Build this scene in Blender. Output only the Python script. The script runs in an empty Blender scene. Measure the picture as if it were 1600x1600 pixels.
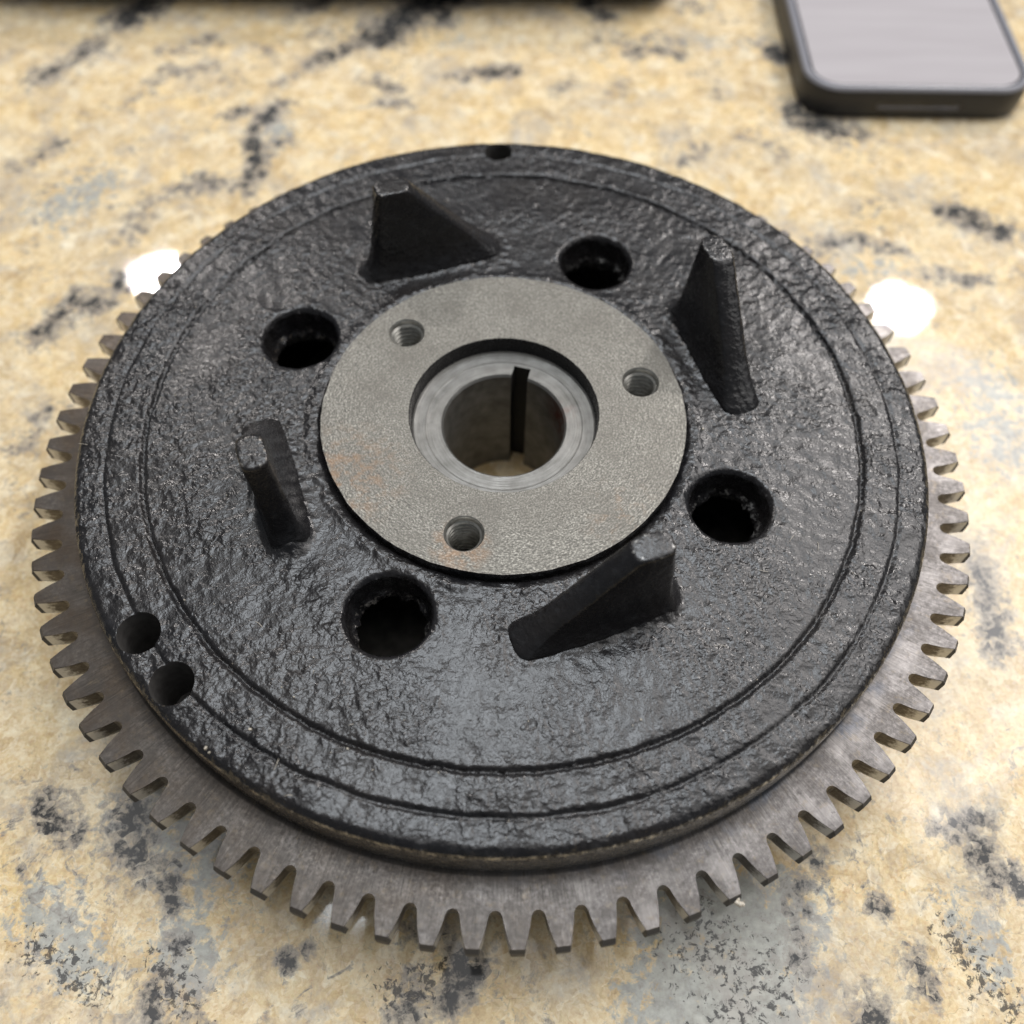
import bpy, bmesh, math, random
import numpy as np
from mathutils import Vector, Matrix
from mathutils.geometry import delaunay_2d_cdt

random.seed(7)
scene = bpy.context.scene
C = scene.collection
MM = 0.001
DECK = 38.0          # height in mm of the flywheel's cast face above the counter

# ------------------------------------------------------------------ camera
cam_d = bpy.data.cameras.new('camera')
cam = bpy.data.objects.new('camera', cam_d)
C.objects.link(cam)
scene.camera = cam
cam_d.sensor_width = 36.0
cam_d.lens = 32.825
cam_d.clip_start = 0.005
cam_d.clip_end = 20.0
yaw, pit, rol = (math.radians(a) for a in (1.066, -59.636, 1.414))
fw = Vector((math.sin(yaw)*math.cos(pit), math.cos(yaw)*math.cos(pit), math.sin(pit)))
ri = fw.cross(Vector((0, 0, 1))).normalized()
up = ri.cross(fw)
ri2 = ri*math.cos(rol) + up*math.sin(rol)
up2 = up*math.cos(rol) - ri*math.sin(rol)
m = Matrix((ri2, up2, -fw)).transposed().to_4x4()
m.translation = Vector((0, -122.613, 167.695 + DECK))*MM
cam.matrix_world = m
cam_d.dof.use_dof = True
cam_d.dof.focus_distance = 0.187
cam_d.dof.aperture_fstop = 9.5

# ------------------------------------------------------------------ light
world = bpy.data.worlds.new('World')
scene.world = world
world.use_nodes = True
bg = world.node_tree.nodes['Background']
bg.inputs['Color'].default_value = (0.86, 0.93, 1.0, 1)
bg.inputs['Strength'].default_value = 0.12


def lamp(name, loc, target, size, power, color, shape='DISK', size_y=None):
    d = bpy.data.lights.new(name, 'AREA')
    d.shape = shape
    d.size = size
    if size_y:
        d.size_y = size_y
    d.energy = power
    d.color = color
    o = bpy.data.objects.new(name, d)
    C.objects.link(o)
    o.location = loc
    o.rotation_euler = (Vector(target) - Vector(loc)).to_track_quat('-Z', 'Y').to_euler()
    return o


lamp('pendant_lamp', (0.126 + 0.377*1.9, 0.069 + 0.631*1.9, 0.678*1.9), (0, 0, 0), 0.085, 6.5, (1.0, 0.94, 0.90), 'RECTANGLE', 0.025)
lamp('pendant_lamp', (-0.110 - 0.334*1.9, 0.079 + 0.659*1.9, 0.674*1.9), (0, 0, 0), 0.085, 4.5, (1.0, 0.94, 0.90), 'RECTANGLE', 0.02)
lamp('ceiling_bounce', (0.45, 0.75, 1.9), (0.45, 0.75, 0), 2.8, 24.0, (1.0, 0.97, 0.94), 'SQUARE')  # wide area lamp standing in for light bounced off the unseen ceiling
lamp('added_glint_panel', (-0.05, 0.40, 1.5), (0, 0, 0), 0.6, 8.5, (0.88, 0.94, 1.0), 'SQUARE')  # added unseen panel, gives the cast face a cool sheen and glints
lamp('added_glint_panel', (0.85, 0.75, 1.5), (0, 0, 0), 0.8, 8.0, (1.0, 0.96, 0.95), 'SQUARE')  # second added panel, for glints towards the right side
lamp('side_light', (1.05, -0.10, 0.95), (0, 0, 0), 0.9, 3.0, (1.0, 0.98, 0.96), 'SQUARE')

scene.view_settings.view_transform = 'Standard'
scene.view_settings.look = 'None'
scene.view_settings.exposure = 0.18
scene.view_settings.gamma = 1.0
scene.view_settings.use_curve_mapping = False
scene.render.engine = 'CYCLES'
scene.cycles.max_bounces = 6

# ------------------------------------------------------------------ helpers
def tag(o, label=None, cat=None, group=None, kind=None):
    for k, v in (('label', label), ('category', cat), ('group', group), ('kind', kind)):
        if v:
            o[k] = v
    return o


def empty(name, loc=(0, 0, 0)):
    o = bpy.data.objects.new(name, None)
    o.empty_display_size = 0.02
    C.objects.link(o)
    o.location = Vector(loc)*MM
    return o


def mesh_obj(name, verts, faces, mats, parent=None, smooth=True, idx=None, attrs=None, sharp=None):
    """verts in mm"""
    me = bpy.data.meshes.new(name)
    v = np.asarray(verts, dtype=float)*MM
    me.from_pydata(v.tolist(), [], [list(f) for f in faces])
    for mt in (mats if isinstance(mats, (list, tuple)) else [mats]):
        me.materials.append(mt)
    if smooth:
        me.polygons.foreach_set('use_smooth', [True]*len(me.polygons))
    if idx is not None:
        me.polygons.foreach_set('material_index', list(idx))
    for k, a in (attrs or {}).items():
        at = me.attributes.new(k, 'FLOAT', 'POINT')
        at.data.foreach_set('value', np.asarray(a, dtype=np.float32))
    if sharp is not None:
        me.set_sharp_from_angle(angle=math.radians(sharp))
    me.update()
    o = bpy.data.objects.new(name, me)
    C.objects.link(o)
    if parent is not None:
        o.parent = parent
    return o


def hash2(ix, iy, seed):
    n = (ix.astype(np.int64)*374761393 + iy.astype(np.int64)*668265263 + seed*1442695041) & 0xFFFFFFFF
    n = ((n ^ (n >> 13))*1274126177) & 0xFFFFFFFF
    n = n ^ (n >> 16)
    return (n & 0xFFFFFF)/float(0xFFFFFF)*2 - 1


def vnoise(x, y, size, seed=0):
    """smooth value noise, features about `size` mm, range -1..1"""
    x = np.asarray(x, float)/size
    y = np.asarray(y, float)/size
    ix = np.floor(x)
    iy = np.floor(y)
    fx = x - ix
    fy = y - iy
    fx = fx*fx*fx*(fx*(fx*6 - 15) + 10)
    fy = fy*fy*fy*(fy*(fy*6 - 15) + 10)
    a = hash2(ix, iy, seed)
    b = hash2(ix + 1, iy, seed)
    c = hash2(ix, iy + 1, seed)
    d = hash2(ix + 1, iy + 1, seed)
    return (a*(1 - fx) + b*fx)*(1 - fy) + (c*(1 - fx) + d*fx)*fy


def rot(x, y, a):
    a = math.radians(a)
    return x*math.cos(a) - y*math.sin(a), x*math.sin(a) + y*math.cos(a)


class MB:
    def __init__(self):
        self.v = []
        self.f = []
        self.m = []
        self.w = []

    def add(self, verts, faces, mat=0, wear=0.0):
        o = len(self.v)
        self.v.extend([tuple(q) for q in verts])
        self.w.extend(wear if hasattr(wear, '__len__') else [wear]*len(verts))
        self.f.extend([tuple(i + o for i in f) for f in faces])
        self.m.extend([mat]*len(faces))

    def loft(self, rings, mat=0, closed=True, wear=0.0, cap0=False, cap1=False, flip=False):
        n = len(rings[0])
        v = [p for r in rings for p in r]
        f = []
        for i in range(len(rings) - 1):
            for j in range(n if closed else n - 1):
                k = (j + 1) % n
                q = (i*n + j, i*n + k, (i + 1)*n + k, (i + 1)*n + j)
                f.append(q[::-1] if flip else q)
        if cap0:
            f.append(tuple(range(n)) if flip else tuple(range(n))[::-1])
        if cap1:
            t = tuple((len(rings) - 1)*n + j for j in range(n))
            f.append(t[::-1] if flip else t)
        self.add(v, f, mat, wear)

    def build(self, name, mats, parent=None, smooth=True, sharp=None):
        return mesh_obj(name, self.v, self.f, mats, parent, smooth, self.m, {'wear': self.w}, sharp)


def circle(cx, cy, r, n, z=0.0, ph=0.0):
    return [(cx + r*math.cos(2*math.pi*i/n + ph), cy + r*math.sin(2*math.pi*i/n + ph), z) for i in range(n)]


def triangulate(loops, pts, keep):
    """loops: closed 2-D polygons kept as edges; pts: free points; keep(x, y) -> bool mask of triangles"""
    P = []
    E = []
    for lp in loops:
        o = len(P)
        P.extend(Vector((q[0], q[1])) for q in lp)
        E.extend((o + i, o + (i + 1) % len(lp)) for i in range(len(lp)))
    P.extend(Vector((q[0], q[1])) for q in pts)
    vc, _, fc, *_ = delaunay_2d_cdt(P, E, [], 0, 1e-7)
    v = np.array([(q[0], q[1]) for q in vc])
    f = np.array([t for t in fc if len(t) == 3])
    c = v[f].mean(axis=1)
    f = f[keep(c[:, 0], c[:, 1])]
    a = v[f]
    cr = (a[:, 1, 0] - a[:, 0, 0])*(a[:, 2, 1] - a[:, 0, 1]) - (a[:, 1, 1] - a[:, 0, 1])*(a[:, 2, 0] - a[:, 0, 0])
    f[cr < 0] = f[cr < 0][:, ::-1]
    return v, f


# ------------------------------------------------------------------ materials
class NT:
    def __init__(self, name):
        self.mat = bpy.data.materials.new(name)
        self.mat.use_nodes = True
        self.t = self.mat.node_tree
        self.b = self.t.nodes['Principled BSDF']
        g = self.t.nodes.new('ShaderNodeNewGeometry')
        s = self.t.nodes.new('ShaderNodeVectorMath')
        s.operation = 'SCALE'
        s.inputs['Scale'].default_value = 1000.0
        self.t.links.new(g.outputs['Position'], s.inputs[0])
        self.pos = s.outputs[0]
        self.nrm = g.outputs['Normal']

    def set(self, **kw):
        for k, v in kw.items():
            k = k.replace('_', ' ')
            if isinstance(v, bpy.types.NodeSocket):
                self.t.links.new(v, self.b.inputs[k])
            else:
                self.b.inputs[k].default_value = v

    def link(self, a, b):
        if isinstance(a, bpy.types.NodeSocket):
            self.t.links.new(a, b)
        else:
            b.default_value = a

    def noise(self, scale, detail=4, rough=0.55, dist=0.0, vec=None, color=False):
        n = self.t.nodes.new('ShaderNodeTexNoise')
        n.inputs['Scale'].default_value = scale
        n.inputs['Detail'].default_value = detail
        n.inputs['Roughness'].default_value = rough
        n.inputs['Distortion'].default_value = dist
        self.t.links.new(vec or self.pos, n.inputs['Vector'])
        return n.outputs['Color' if color else 'Fac']

    def voro(self, scale, feature='F1', out='Distance', vec=None, rand=1.0):
        n = self.t.nodes.new('ShaderNodeTexVoronoi')
        n.feature = feature
        n.inputs['Scale'].default_value = scale
        n.inputs['Randomness'].default_value = rand
        self.t.links.new(vec or self.pos, n.inputs['Vector'])
        return n.outputs[out]

    def ramp(self, fac, stops, interp='LINEAR'):
        n = self.t.nodes.new('ShaderNodeValToRGB')
        n.color_ramp.interpolation = interp
        e = n.color_ramp.elements
        while len(e) < len(stops):
            e.new(0.5)
        for el, (p, c) in zip(e, stops):
            el.position = p
            el.color = (c[0], c[1], c[2], 1) if hasattr(c, '__len__') else (c, c, c, 1)
        self.t.links.new(fac, n.inputs[0])
        return n.outputs[0]

    def mix(self, fac, a, b, mode='MIX'):
        n = self.t.nodes.new('ShaderNodeMix')
        n.data_type = 'RGBA'
        n.blend_type = mode
        self.link(fac, n.inputs[0])
        for s, v in ((n.inputs[6], a), (n.inputs[7], b)):
            if isinstance(v, bpy.types.NodeSocket):
                self.t.links.new(v, s)
            else:
                s.default_value = (v[0], v[1], v[2], 1)
        return n.outputs[2]

    def math(self, op, a, b=0.0, c=None, clamp=False):
        n = self.t.nodes.new('ShaderNodeMath')
        n.operation = op
        n.use_clamp = clamp
        self.link(a, n.inputs[0])
        self.link(b, n.inputs[1])
        if c is not None:
            self.link(c, n.inputs[2])
        return n.outputs[0]

    def remap(self, v, a, b, c=0.0, d=1.0):
        n = self.t.nodes.new('ShaderNodeMapRange')
        self.link(v, n.inputs[0])
        for i, q in zip((1, 2, 3, 4), (a, b, c, d)):
            n.inputs[i].default_value = q
        return n.outputs[0]

    def attr(self, name):
        n = self.t.nodes.new('ShaderNodeAttribute')
        n.attribute_name = name
        return n.outputs['Fac']

    def near(self, p, r0, r1):
        """1 inside r0 of point p (mm), 0 beyond r1"""
        n = self.t.nodes.new('ShaderNodeVectorMath')
        n.operation = 'DISTANCE'
        self.t.links.new(self.pos, n.inputs[0])
        n.inputs[1].default_value = p
        return self.remap(n.outputs['Value'], r0, r1, 1.0, 0.0)

    def polar(self):
        """(angle*radius-like, radius, z) vector for turned surfaces"""
        s = self.t.nodes.new('ShaderNodeSeparateXYZ')
        self.t.links.new(self.pos, s.inputs[0])
        ang = self.math('ARCTAN2', s.outputs[1], s.outputs[0])
        rr = self.math('SQRT', self.math('ADD', self.math('MULTIPLY', s.outputs[0], s.outputs[0]),
                                         self.math('MULTIPLY', s.outputs[1], s.outputs[1])))
        return s, ang, rr

    def combine(self, x, y, z):
        n = self.t.nodes.new('ShaderNodeCombineXYZ')
        for i, q in enumerate((x, y, z)):
            self.link(q, n.inputs[i])
        return n.outputs[0]

    def bump(self, h, strength=0.5, dist=0.0005, normal=None):
        n = self.t.nodes.new('ShaderNodeBump')
        n.inputs['Strength'].default_value = strength
        n.inputs['Distance'].default_value = dist
        self.t.links.new(h, n.inputs['Height'])
        if normal is not None:
            self.t.links.new(normal, n.inputs['Normal'])
        return n.outputs[0]


def mat_paint():
    q = NT('black_painted_cast_iron')
    n1 = q.noise(0.06, 3)
    col = q.mix(q.ramp(n1, [(0.35, 0), (0.7, 1)]), (0.011, 0.0108, 0.012), (0.018, 0.016, 0.0155))
    n2 = q.noise(0.45, 4, 0.6)
    col = q.mix(q.ramp(n2, [(0.5, 0), (0.72, 0.55)]), col, (0.032, 0.032, 0.034))
    # bare metal where the paint has worn away
    w = q.math('ADD', q.attr('wear'), q.math('MULTIPLY', q.math('SUBTRACT', q.noise(0.9, 4, 0.65), 0.5), 1.4))
    w = q.ramp(w, [(0.56, 0), (0.70, 1)])
    sx = q.t.nodes.new('ShaderNodeSeparateXYZ')
    q.t.links.new(q.pos, sx.inputs[0])
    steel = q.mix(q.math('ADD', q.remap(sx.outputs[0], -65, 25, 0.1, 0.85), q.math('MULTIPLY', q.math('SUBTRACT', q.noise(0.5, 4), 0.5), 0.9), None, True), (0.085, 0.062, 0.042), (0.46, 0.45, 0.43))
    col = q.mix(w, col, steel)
    # dust caught in the pits
    sp = q.ramp(q.noise(2.2, 2, 0.5), [(0.70, 0), (0.80, 0.35)])
    col = q.mix(sp, col, (0.12, 0.11, 0.105))
    rough = q.remap(q.noise(0.8, 4, 0.6), 0.3, 0.75, 0.16, 0.34)
    sz, ang, rr = q.polar()
    calm = q.math('MULTIPLY', q.ramp(q.noise(0.07, 3, 0.6), [(0.38, 0.10), (0.64, 0.52)]), q.remap(sz.outputs[2], 39.4, 41.5, 1.0, 0.55))
    calm = q.math('MULTIPLY', calm, q.remap(rr, 77.5, 79.5, 0.85, 1.1))
    n_a = q.noise(0.55, 0.6, 0.5, 0.0)
    n_b = q.noise(1.15, 0.8, 0.5, 0.0)
    n_c = q.noise(2.6, 1.0, 0.5, 0.0)
    lumps = q.ramp(n_b, [(0.40, 0), (0.72, 1)], 'EASE')
    b1 = q.bump(q.math('MULTIPLY', n_a, calm), 1.0, 0.0010)
    b2 = q.bump(q.math('MULTIPLY', lumps, q.math('ADD', calm, 0.05)), 1.0, 0.00017, b1)
    b2 = q.bump(n_c, 0.6, 0.00009, b2)
    q.set(Base_Color=col, Roughness=rough, Normal=b2, Specular_IOR_Level=0.46)
    q.set(Metallic=q.math('MULTIPLY', w, 0.7))
    return q.mat


def mat_hub():
    q = NT('machined_hub_steel')
    s, ang, rr = q.polar()
    pv = q.combine(q.math('MULTIPLY', ang, 26.0), rr, s.outputs[2])
    fine = q.noise(2.6, 3, 0.6, 0.0, pv)
    vec = q.combine(q.math('MULTIPLY', ang, 9.0), q.math('MULTIPLY', rr, 3.0), s.outputs[2])
    lathe = q.noise(1.3, 3, 0.6, 0.0, vec)
    col = q.ramp(fine, [(0.32, (0.03, 0.027, 0.022)), (0.5, (0.13, 0.121, 0.10)), (0.68, (0.45, 0.425, 0.365))])
    col = q.mix(0.42, col, q.ramp(lathe, [(0.3, (0.07, 0.067, 0.06)), (0.7, (0.29, 0.279, 0.248))]))
    big = q.ramp(q.noise(0.10, 5, 0.65), [(0.42, 0), (0.66, 0.6)])
    col = q.mix(big, col, (0.115, 0.105, 0.088))
    # rust blooms on the left side and round the front tapped hole
    rn = q.noise(0.35, 5, 0.65)
    r1 = q.math('MULTIPLY', q.near((-33, -17, 40), 3, 15), q.ramp(rn, [(0.46, 0), (0.66, 1)]))
    r2 = q.math('MULTIPLY', q.near((-8.5, -33.5, 40), 3.6, 7), q.ramp(rn, [(0.40, 0), (0.62, 1)]))
    r3 = q.math('MULTIPLY', q.near((24, -26, 40), 1, 10), q.ramp(rn, [(0.52, 0), (0.7, 0.7)]))
    r = q.math('MAXIMUM', q.math('MAXIMUM', r1, r2), r3)
    col = q.mix(q.math('MULTIPLY', r, 0.55), col, (0.30, 0.16, 0.07))
    b = q.bump(fine, 0.45, 0.00025)
    b = q.bump(lathe, 0.3, 0.0002, b)
    q.set(Base_Color=col, Roughness=q.remap(fine, 0.3, 0.7, 0.55, 0.36), Metallic=0.35, Normal=b)
    return q.mat


def mat_turned():
    q = NT('turned_steel')
    s, ang, rr = q.polar()
    vec = q.combine(q.math('MULTIPLY', ang, 2.0), q.math('MULTIPLY', rr, 4.0), q.math('MULTIPLY', s.outputs[2], 4.0))
    lathe = q.noise(1.0, 3, 0.6, 0.0, vec)
    blot = q.noise(0.25, 5, 0.65)
    col = q.ramp(blot, [(0.3, (0.08, 0.076, 0.067)), (0.6, (0.175, 0.17, 0.158)), (0.8, (0.27, 0.262, 0.245))])
    col = q.mix(0.4, col, q.ramp(lathe, [(0.3, (0.085, 0.081, 0.073)), (0.7, (0.25, 0.245, 0.23))]))
    red = q.math('MULTIPLY', q.near((13.3, 3.5, 30), 1.5, 6.5), q.ramp(q.noise(0.7, 4), [(0.42, 0), (0.58, 1)]))
    col = q.mix(red, col, (0.13, 0.025, 0.012))
    q.set(Base_Color=col, Roughness=q.remap(blot, 0.3, 0.7, 0.42, 0.3), Metallic=0.55, Normal=q.bump(lathe, 0.35, 0.0002))
    return q.mat


def mat_bore():
    q = NT('oily_bore_steel')
    n = q.noise(0.3, 4)
    col = q.ramp(n, [(0.3, (0.10, 0.095, 0.085)), (0.7, (0.22, 0.21, 0.19))])
    red = q.math('MULTIPLY', q.near((13.3, 3.5, 31), 2.0, 8), q.ramp(q.noise(0.7, 4), [(0.40, 0), (0.55, 1)]))
    col = q.mix(red, col, (0.10, 0.012, 0.006))
    q.set(Base_Color=col, Roughness=0.45, Metallic=0.3)
    return q.mat


def mat_gear():
    q = NT('ring_gear_steel')
    s, ang, rr = q.polar()
    fine = q.noise(1.5, 5, 0.65)
    blot = q.noise(0.09, 4, 0.6)
    col = q.ramp(fine, [(0.3, (0.105, 0.098, 0.094)), (0.55, (0.195, 0.186, 0.18)), (0.8, (0.34, 0.325, 0.31))])
    # brown film, heavier on the left arc
    side = q.remap(s.outputs[0], -95.0, 40.0, 1.0, 0.15)
    br = q.math('MULTIPLY', q.ramp(q.math('ADD', blot, q.math('MULTIPLY', side, 0.12)), [(0.42, 0), (0.72, 0.85)]), side)
    col = q.mix(br, col, (0.095, 0.068, 0.042))
    cl = q.ramp(q.noise(0.22, 5, 0.65, 0.5), [(0.38, 0.75), (0.55, 0)])
    col = q.mix(cl, col, (0.10, 0.092, 0.085))
    pl = q.math('MULTIPLY', q.ramp(q.noise(0.13, 4, 0.6), [(0.5, 0), (0.66, 0.6)]), q.remap(s.outputs[0], -40, 60, 0.1, 1.0))
    col = q.mix(pl, col, (0.40, 0.385, 0.37))
    # heat-blued spots near the shoulder
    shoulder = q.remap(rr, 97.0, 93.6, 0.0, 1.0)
    blue = q.math('MULTIPLY', q.math('MULTIPLY', q.ramp(q.noise(0.16, 3), [(0.5, 0), (0.62, 1)]), q.remap(s.outputs[0], -10, 40, 0, 0.7)), q.remap(rr, 98.0, 94.5, 0, 1))
    col = q.mix(blue, col, (0.13, 0.155, 0.20))
    col = q.mix(q.math('MULTIPLY', shoulder, 0.4), col, (0.055, 0.052, 0.05))  # grime plus contact shade painted dark along the rim wall
    # yellowish grime and radial scratches
    gr = q.ramp(q.noise(0.55, 5, 0.7), [(0.56, 0), (0.70, 0.40)])
    col = q.mix(gr, col, (0.27, 0.22, 0.145))
    vec = q.combine(q.math('MULTIPLY', ang, 170.0), q.math('MULTIPLY', rr, 0.22), 0.0)
    scr = q.ramp(q.noise(1.0, 3, 0.6, 0.0, vec), [(0.58, 0), (0.66, 1)])
    scm = q.math('MULTIPLY', scr, q.math('MULTIPLY', q.ramp(q.noise(0.05, 2), [(0.40, 0), (0.56, 1.0)]), q.remap(rr, 101, 95, 0.1, 1.0)))
    col = q.mix(scm, col, (0.06, 0.055, 0.045))
    dark = q.ramp(q.noise(0.8, 3, 0.6), [(0.66, 0), (0.74, 0.6)])
    col = q.mix(dark, col, (0.07, 0.065, 0.06))
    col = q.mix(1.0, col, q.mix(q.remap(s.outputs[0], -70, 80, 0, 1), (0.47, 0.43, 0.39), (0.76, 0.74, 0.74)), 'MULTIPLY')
    brv = q.combine(q.math('MULTIPLY', ang, 260.0), q.math('MULTIPLY', rr, 0.12), 0.0)
    brush = q.noise(1.0, 3, 0.6, 0.0, brv)
    col = q.mix(0.35, col, q.ramp(brush, [(0.3, 0.25), (0.5, 0.5), (0.7, 0.78)]), 'OVERLAY')
    b = q.bump(brush, 0.25, 0.0002)
    q.set(Base_Color=col, Roughness=q.remap(fine, 0.3, 0.75, 0.44, 0.28), Metallic=0.6, Normal=b)
    return q.mat


def mat_flank():
    q = NT('cut_tooth_steel')
    n = q.noise(0.9, 5, 0.65)
    s, ang, rr = q.polar()
    col = q.ramp(n, [(0.3, (0.05, 0.04, 0.03)), (0.55, (0.12, 0.10, 0.075)), (0.8, (0.26, 0.24, 0.20))])
    worn = q.ramp(q.math('ADD', q.remap(rr, 101.0, 106.0, 0, 1), q.math('MULTIPLY', q.math('SUBTRACT', n, 0.5), 1.2)), [(0.4, 0), (0.75, 1)])
    col = q.mix(worn, col, (0.55, 0.54, 0.52))
    tipd = q.remap(rr, 105.85, 106.05, 0, 0.95)
    col = q.mix(tipd, col, (0.016, 0.016, 0.019))
    q.set(Base_Color=col, Roughness=q.remap(tipd, 0, 0.95, 0.33, 0.6), Metallic=q.remap(tipd, 0, 0.9, 0.7, 0.1), Normal=q.bump(n, 0.3, 0.0003))
    return q.mat


def mat_drill():
    q = NT('drilled_iron')
    n = q.noise(0.5, 4)
    q.set(Base_Color=q.ramp(n, [(0.3, (0.045, 0.042, 0.04)), (0.7, (0.10, 0.095, 0.09))]), Roughness=0.55, Normal=q.bump(n, 0.3, 0.0003))
    return q.mat


def mat_granite():
    q = NT('polished_granite')
    warp = q.t.nodes.new('ShaderNodeVectorMath')
    warp.operation = 'MULTIPLY_ADD'
    q.t.links.new(q.noise(0.09, 3, 0.6, 0, None, True), warp.inputs[0])
    warp.inputs[1].default_value = (9, 9, 9)
    q.t.links.new(q.pos, warp.inputs[2])
    wv = warp.outputs[0]
    n0 = q.noise(0.035, 4, 0.6, 0.4)
    n1 = q.noise(0.16, 6, 0.68, 0.5)
    base = q.ramp(n1, [(0.28, (0.40, 0.24, 0.10)), (0.43, (0.70, 0.48, 0.215)), (0.56, (0.83, 0.62, 0.31)), (0.72, (0.87, 0.75, 0.49))])
    base = q.mix(q.ramp(n0, [(0.4, 0), (0.66, 0.75)]), base, (0.66, 0.56, 0.41))
    base = q.mix(q.ramp(q.noise(0.075, 6, 0.66, 0.8), [(0.47, 0), (0.66, 0.8)]), base, (0.36, 0.245, 0.13))
    base = q.mix(q.ramp(q.noise(0.11, 6, 0.62, 0.5), [(0.54, 0), (0.66, 0.8)]), base, (0.86, 0.79, 0.62))
    cry = q.voro(0.28, 'F1', 'Color', wv)
    bw = q.t.nodes.new('ShaderNodeRGBToBW')
    q.t.links.new(cry, bw.inputs[0])
    base = q.mix(0.38, base, q.ramp(bw.outputs[0], [(0.1, (0.46, 0.34, 0.19)), (0.5, (0.72, 0.58, 0.34)), (0.9, (0.88, 0.81, 0.63))]), 'MIX')
    cry2 = q.voro(0.95, 'F1', 'Color', wv)
    bw2 = q.t.nodes.new('ShaderNodeRGBToBW')
    q.t.links.new(cry2, bw2.inputs[0])
    base = q.mix(0.20, base, q.ramp(bw2.outputs[0], [(0.15, (0.40, 0.29, 0.16)), (0.5, (0.72, 0.57, 0.33)), (0.85, (0.92, 0.86, 0.70))]))
    fine = q.noise(1.1, 5, 0.7)
    base = q.mix(0.55, base, q.ramp(fine, [(0.25, 0.22), (0.5, 0.5), (0.75, 0.72)]), 'OVERLAY')
    # rusty grains
    base = q.mix(q.math('MULTIPLY', q.ramp(q.noise(0.30, 4, 0.6), [(0.62, 0), (0.72, 1)]), 0.35), base, (0.40, 0.18, 0.06))
    # hairline grain boundaries
    ed = q.voro(0.17, 'DISTANCE_TO_EDGE', 'Distance', wv)
    ln = q.math('MULTIPLY', q.ramp(ed, [(0.0, 1), (0.022, 0)]), q.ramp(q.noise(0.12, 3), [(0.54, 0), (0.66, 0.35)]))
    base = q.mix(ln, base, (0.13, 0.10, 0.07))
    # grey-blue mineral, dark mineral, black specks
    jn = q.math('SUBTRACT', q.noise(0.32, 6, 0.7, 0.4), 0.5)
    jn2 = q.math('SUBTRACT', q.noise(0.95, 5, 0.7), 0.5)
    g = q.math('ADD', q.attr('grey'), q.math('MULTIPLY', jn, 2.6))
    g = q.ramp(g, [(0.34, 0), (0.62, 0.88)])
    gcol = q.mix(q.noise(0.5, 4, 0.65), (0.09, 0.098, 0.105), (0.62, 0.64, 0.60))
    col = q.mix(g, base, gcol)
    vein = q.math('ABSOLUTE', q.math('SUBTRACT', q.noise(0.045, 5, 0.6, 1.2), 0.5))
    vein = q.math('MULTIPLY', q.ramp(vein, [(0.0, 0.55), (0.03, 0)]), q.ramp(q.noise(0.03, 2), [(0.46, 0), (0.6, 1)]))
    cell = q.voro(0.42, 'F1', 'Color', wv)
    cbw = q.t.nodes.new('ShaderNodeRGBToBW')
    q.t.links.new(cell, cbw.inputs[0])
    cj = q.math('SUBTRACT', cbw.outputs[0], 0.5)
    haze = q.math('MULTIPLY', q.ramp(q.noise(0.055, 5, 0.62, 0.6), [(0.50, 0), (0.64, 1)]), q.ramp(q.noise(0.45, 4, 0.65), [(0.36, 0.2), (0.62, 0.7)]))
    col = q.mix(haze, col, (0.40, 0.37, 0.335))
    d = q.math('ADD', q.math('MAXIMUM', q.attr('dark'), q.math('MULTIPLY', vein, 0.8)), q.math('ADD', q.math('MULTIPLY', cj, 0.55), q.math('ADD', q.math('MULTIPLY', jn, 1.5), q.math('MULTIPLY', jn2, 1.0))))
    halo = q.ramp(d, [(0.20, 0), (0.56, 0.80)])
    col = q.mix(halo, col, q.mix(q.noise(0.7, 4, 0.6), (0.15, 0.135, 0.12), (0.42, 0.385, 0.345)))
    core = q.ramp(d, [(0.58, 0), (0.9, 0.95)])
    col = q.mix(core, col, (0.035, 0.037, 0.040))
    spn = q.noise(0.62, 6, 0.7, 0.5)
    spk = q.math('ADD', spn, q.math('MULTIPLY', q.attr('speck'), 0.20))
    spk = q.ramp(spk, [(0.69, 0), (0.75, 0.85)])
    col = q.mix(spk, col, (0.022, 0.022, 0.024))
    tn = q.noise(0.65, 3, 0.55, 0.3)
    tiny = q.ramp(tn, [(0.735, 0), (0.765, 0.9)])
    col = q.mix(tiny, col, (0.05, 0.045, 0.04))
    q.set(Base_Color=col, Roughness=0.03, Specular_IOR_Level=0.5, Normal=q.bump(fine, 0.05, 0.0001))
    return q.mat


def mat_simple(name, color, rough=0.5, metal=0.0, nscale=0.6, bump=0.1, var=0.25):
    q = NT(name)
    n = q.noise(nscale, 4)
    c2 = tuple(min(1, c*(1 + var)) for c in color)
    c1 = tuple(c*(1 - var) for c in color)
    q.set(Base_Color=q.ramp(n, [(0.3, c1), (0.7, c2)]), Roughness=rough, Metallic=metal, Normal=q.bump(n, bump, 0.0003))
    return q.mat


PAINT = mat_paint()
HUB = mat_hub()
TURNED = mat_turned()
BORE = mat_bore()
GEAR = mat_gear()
FLANK = mat_flank()
DRILL = mat_drill()
GRANITE = mat_granite()

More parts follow.
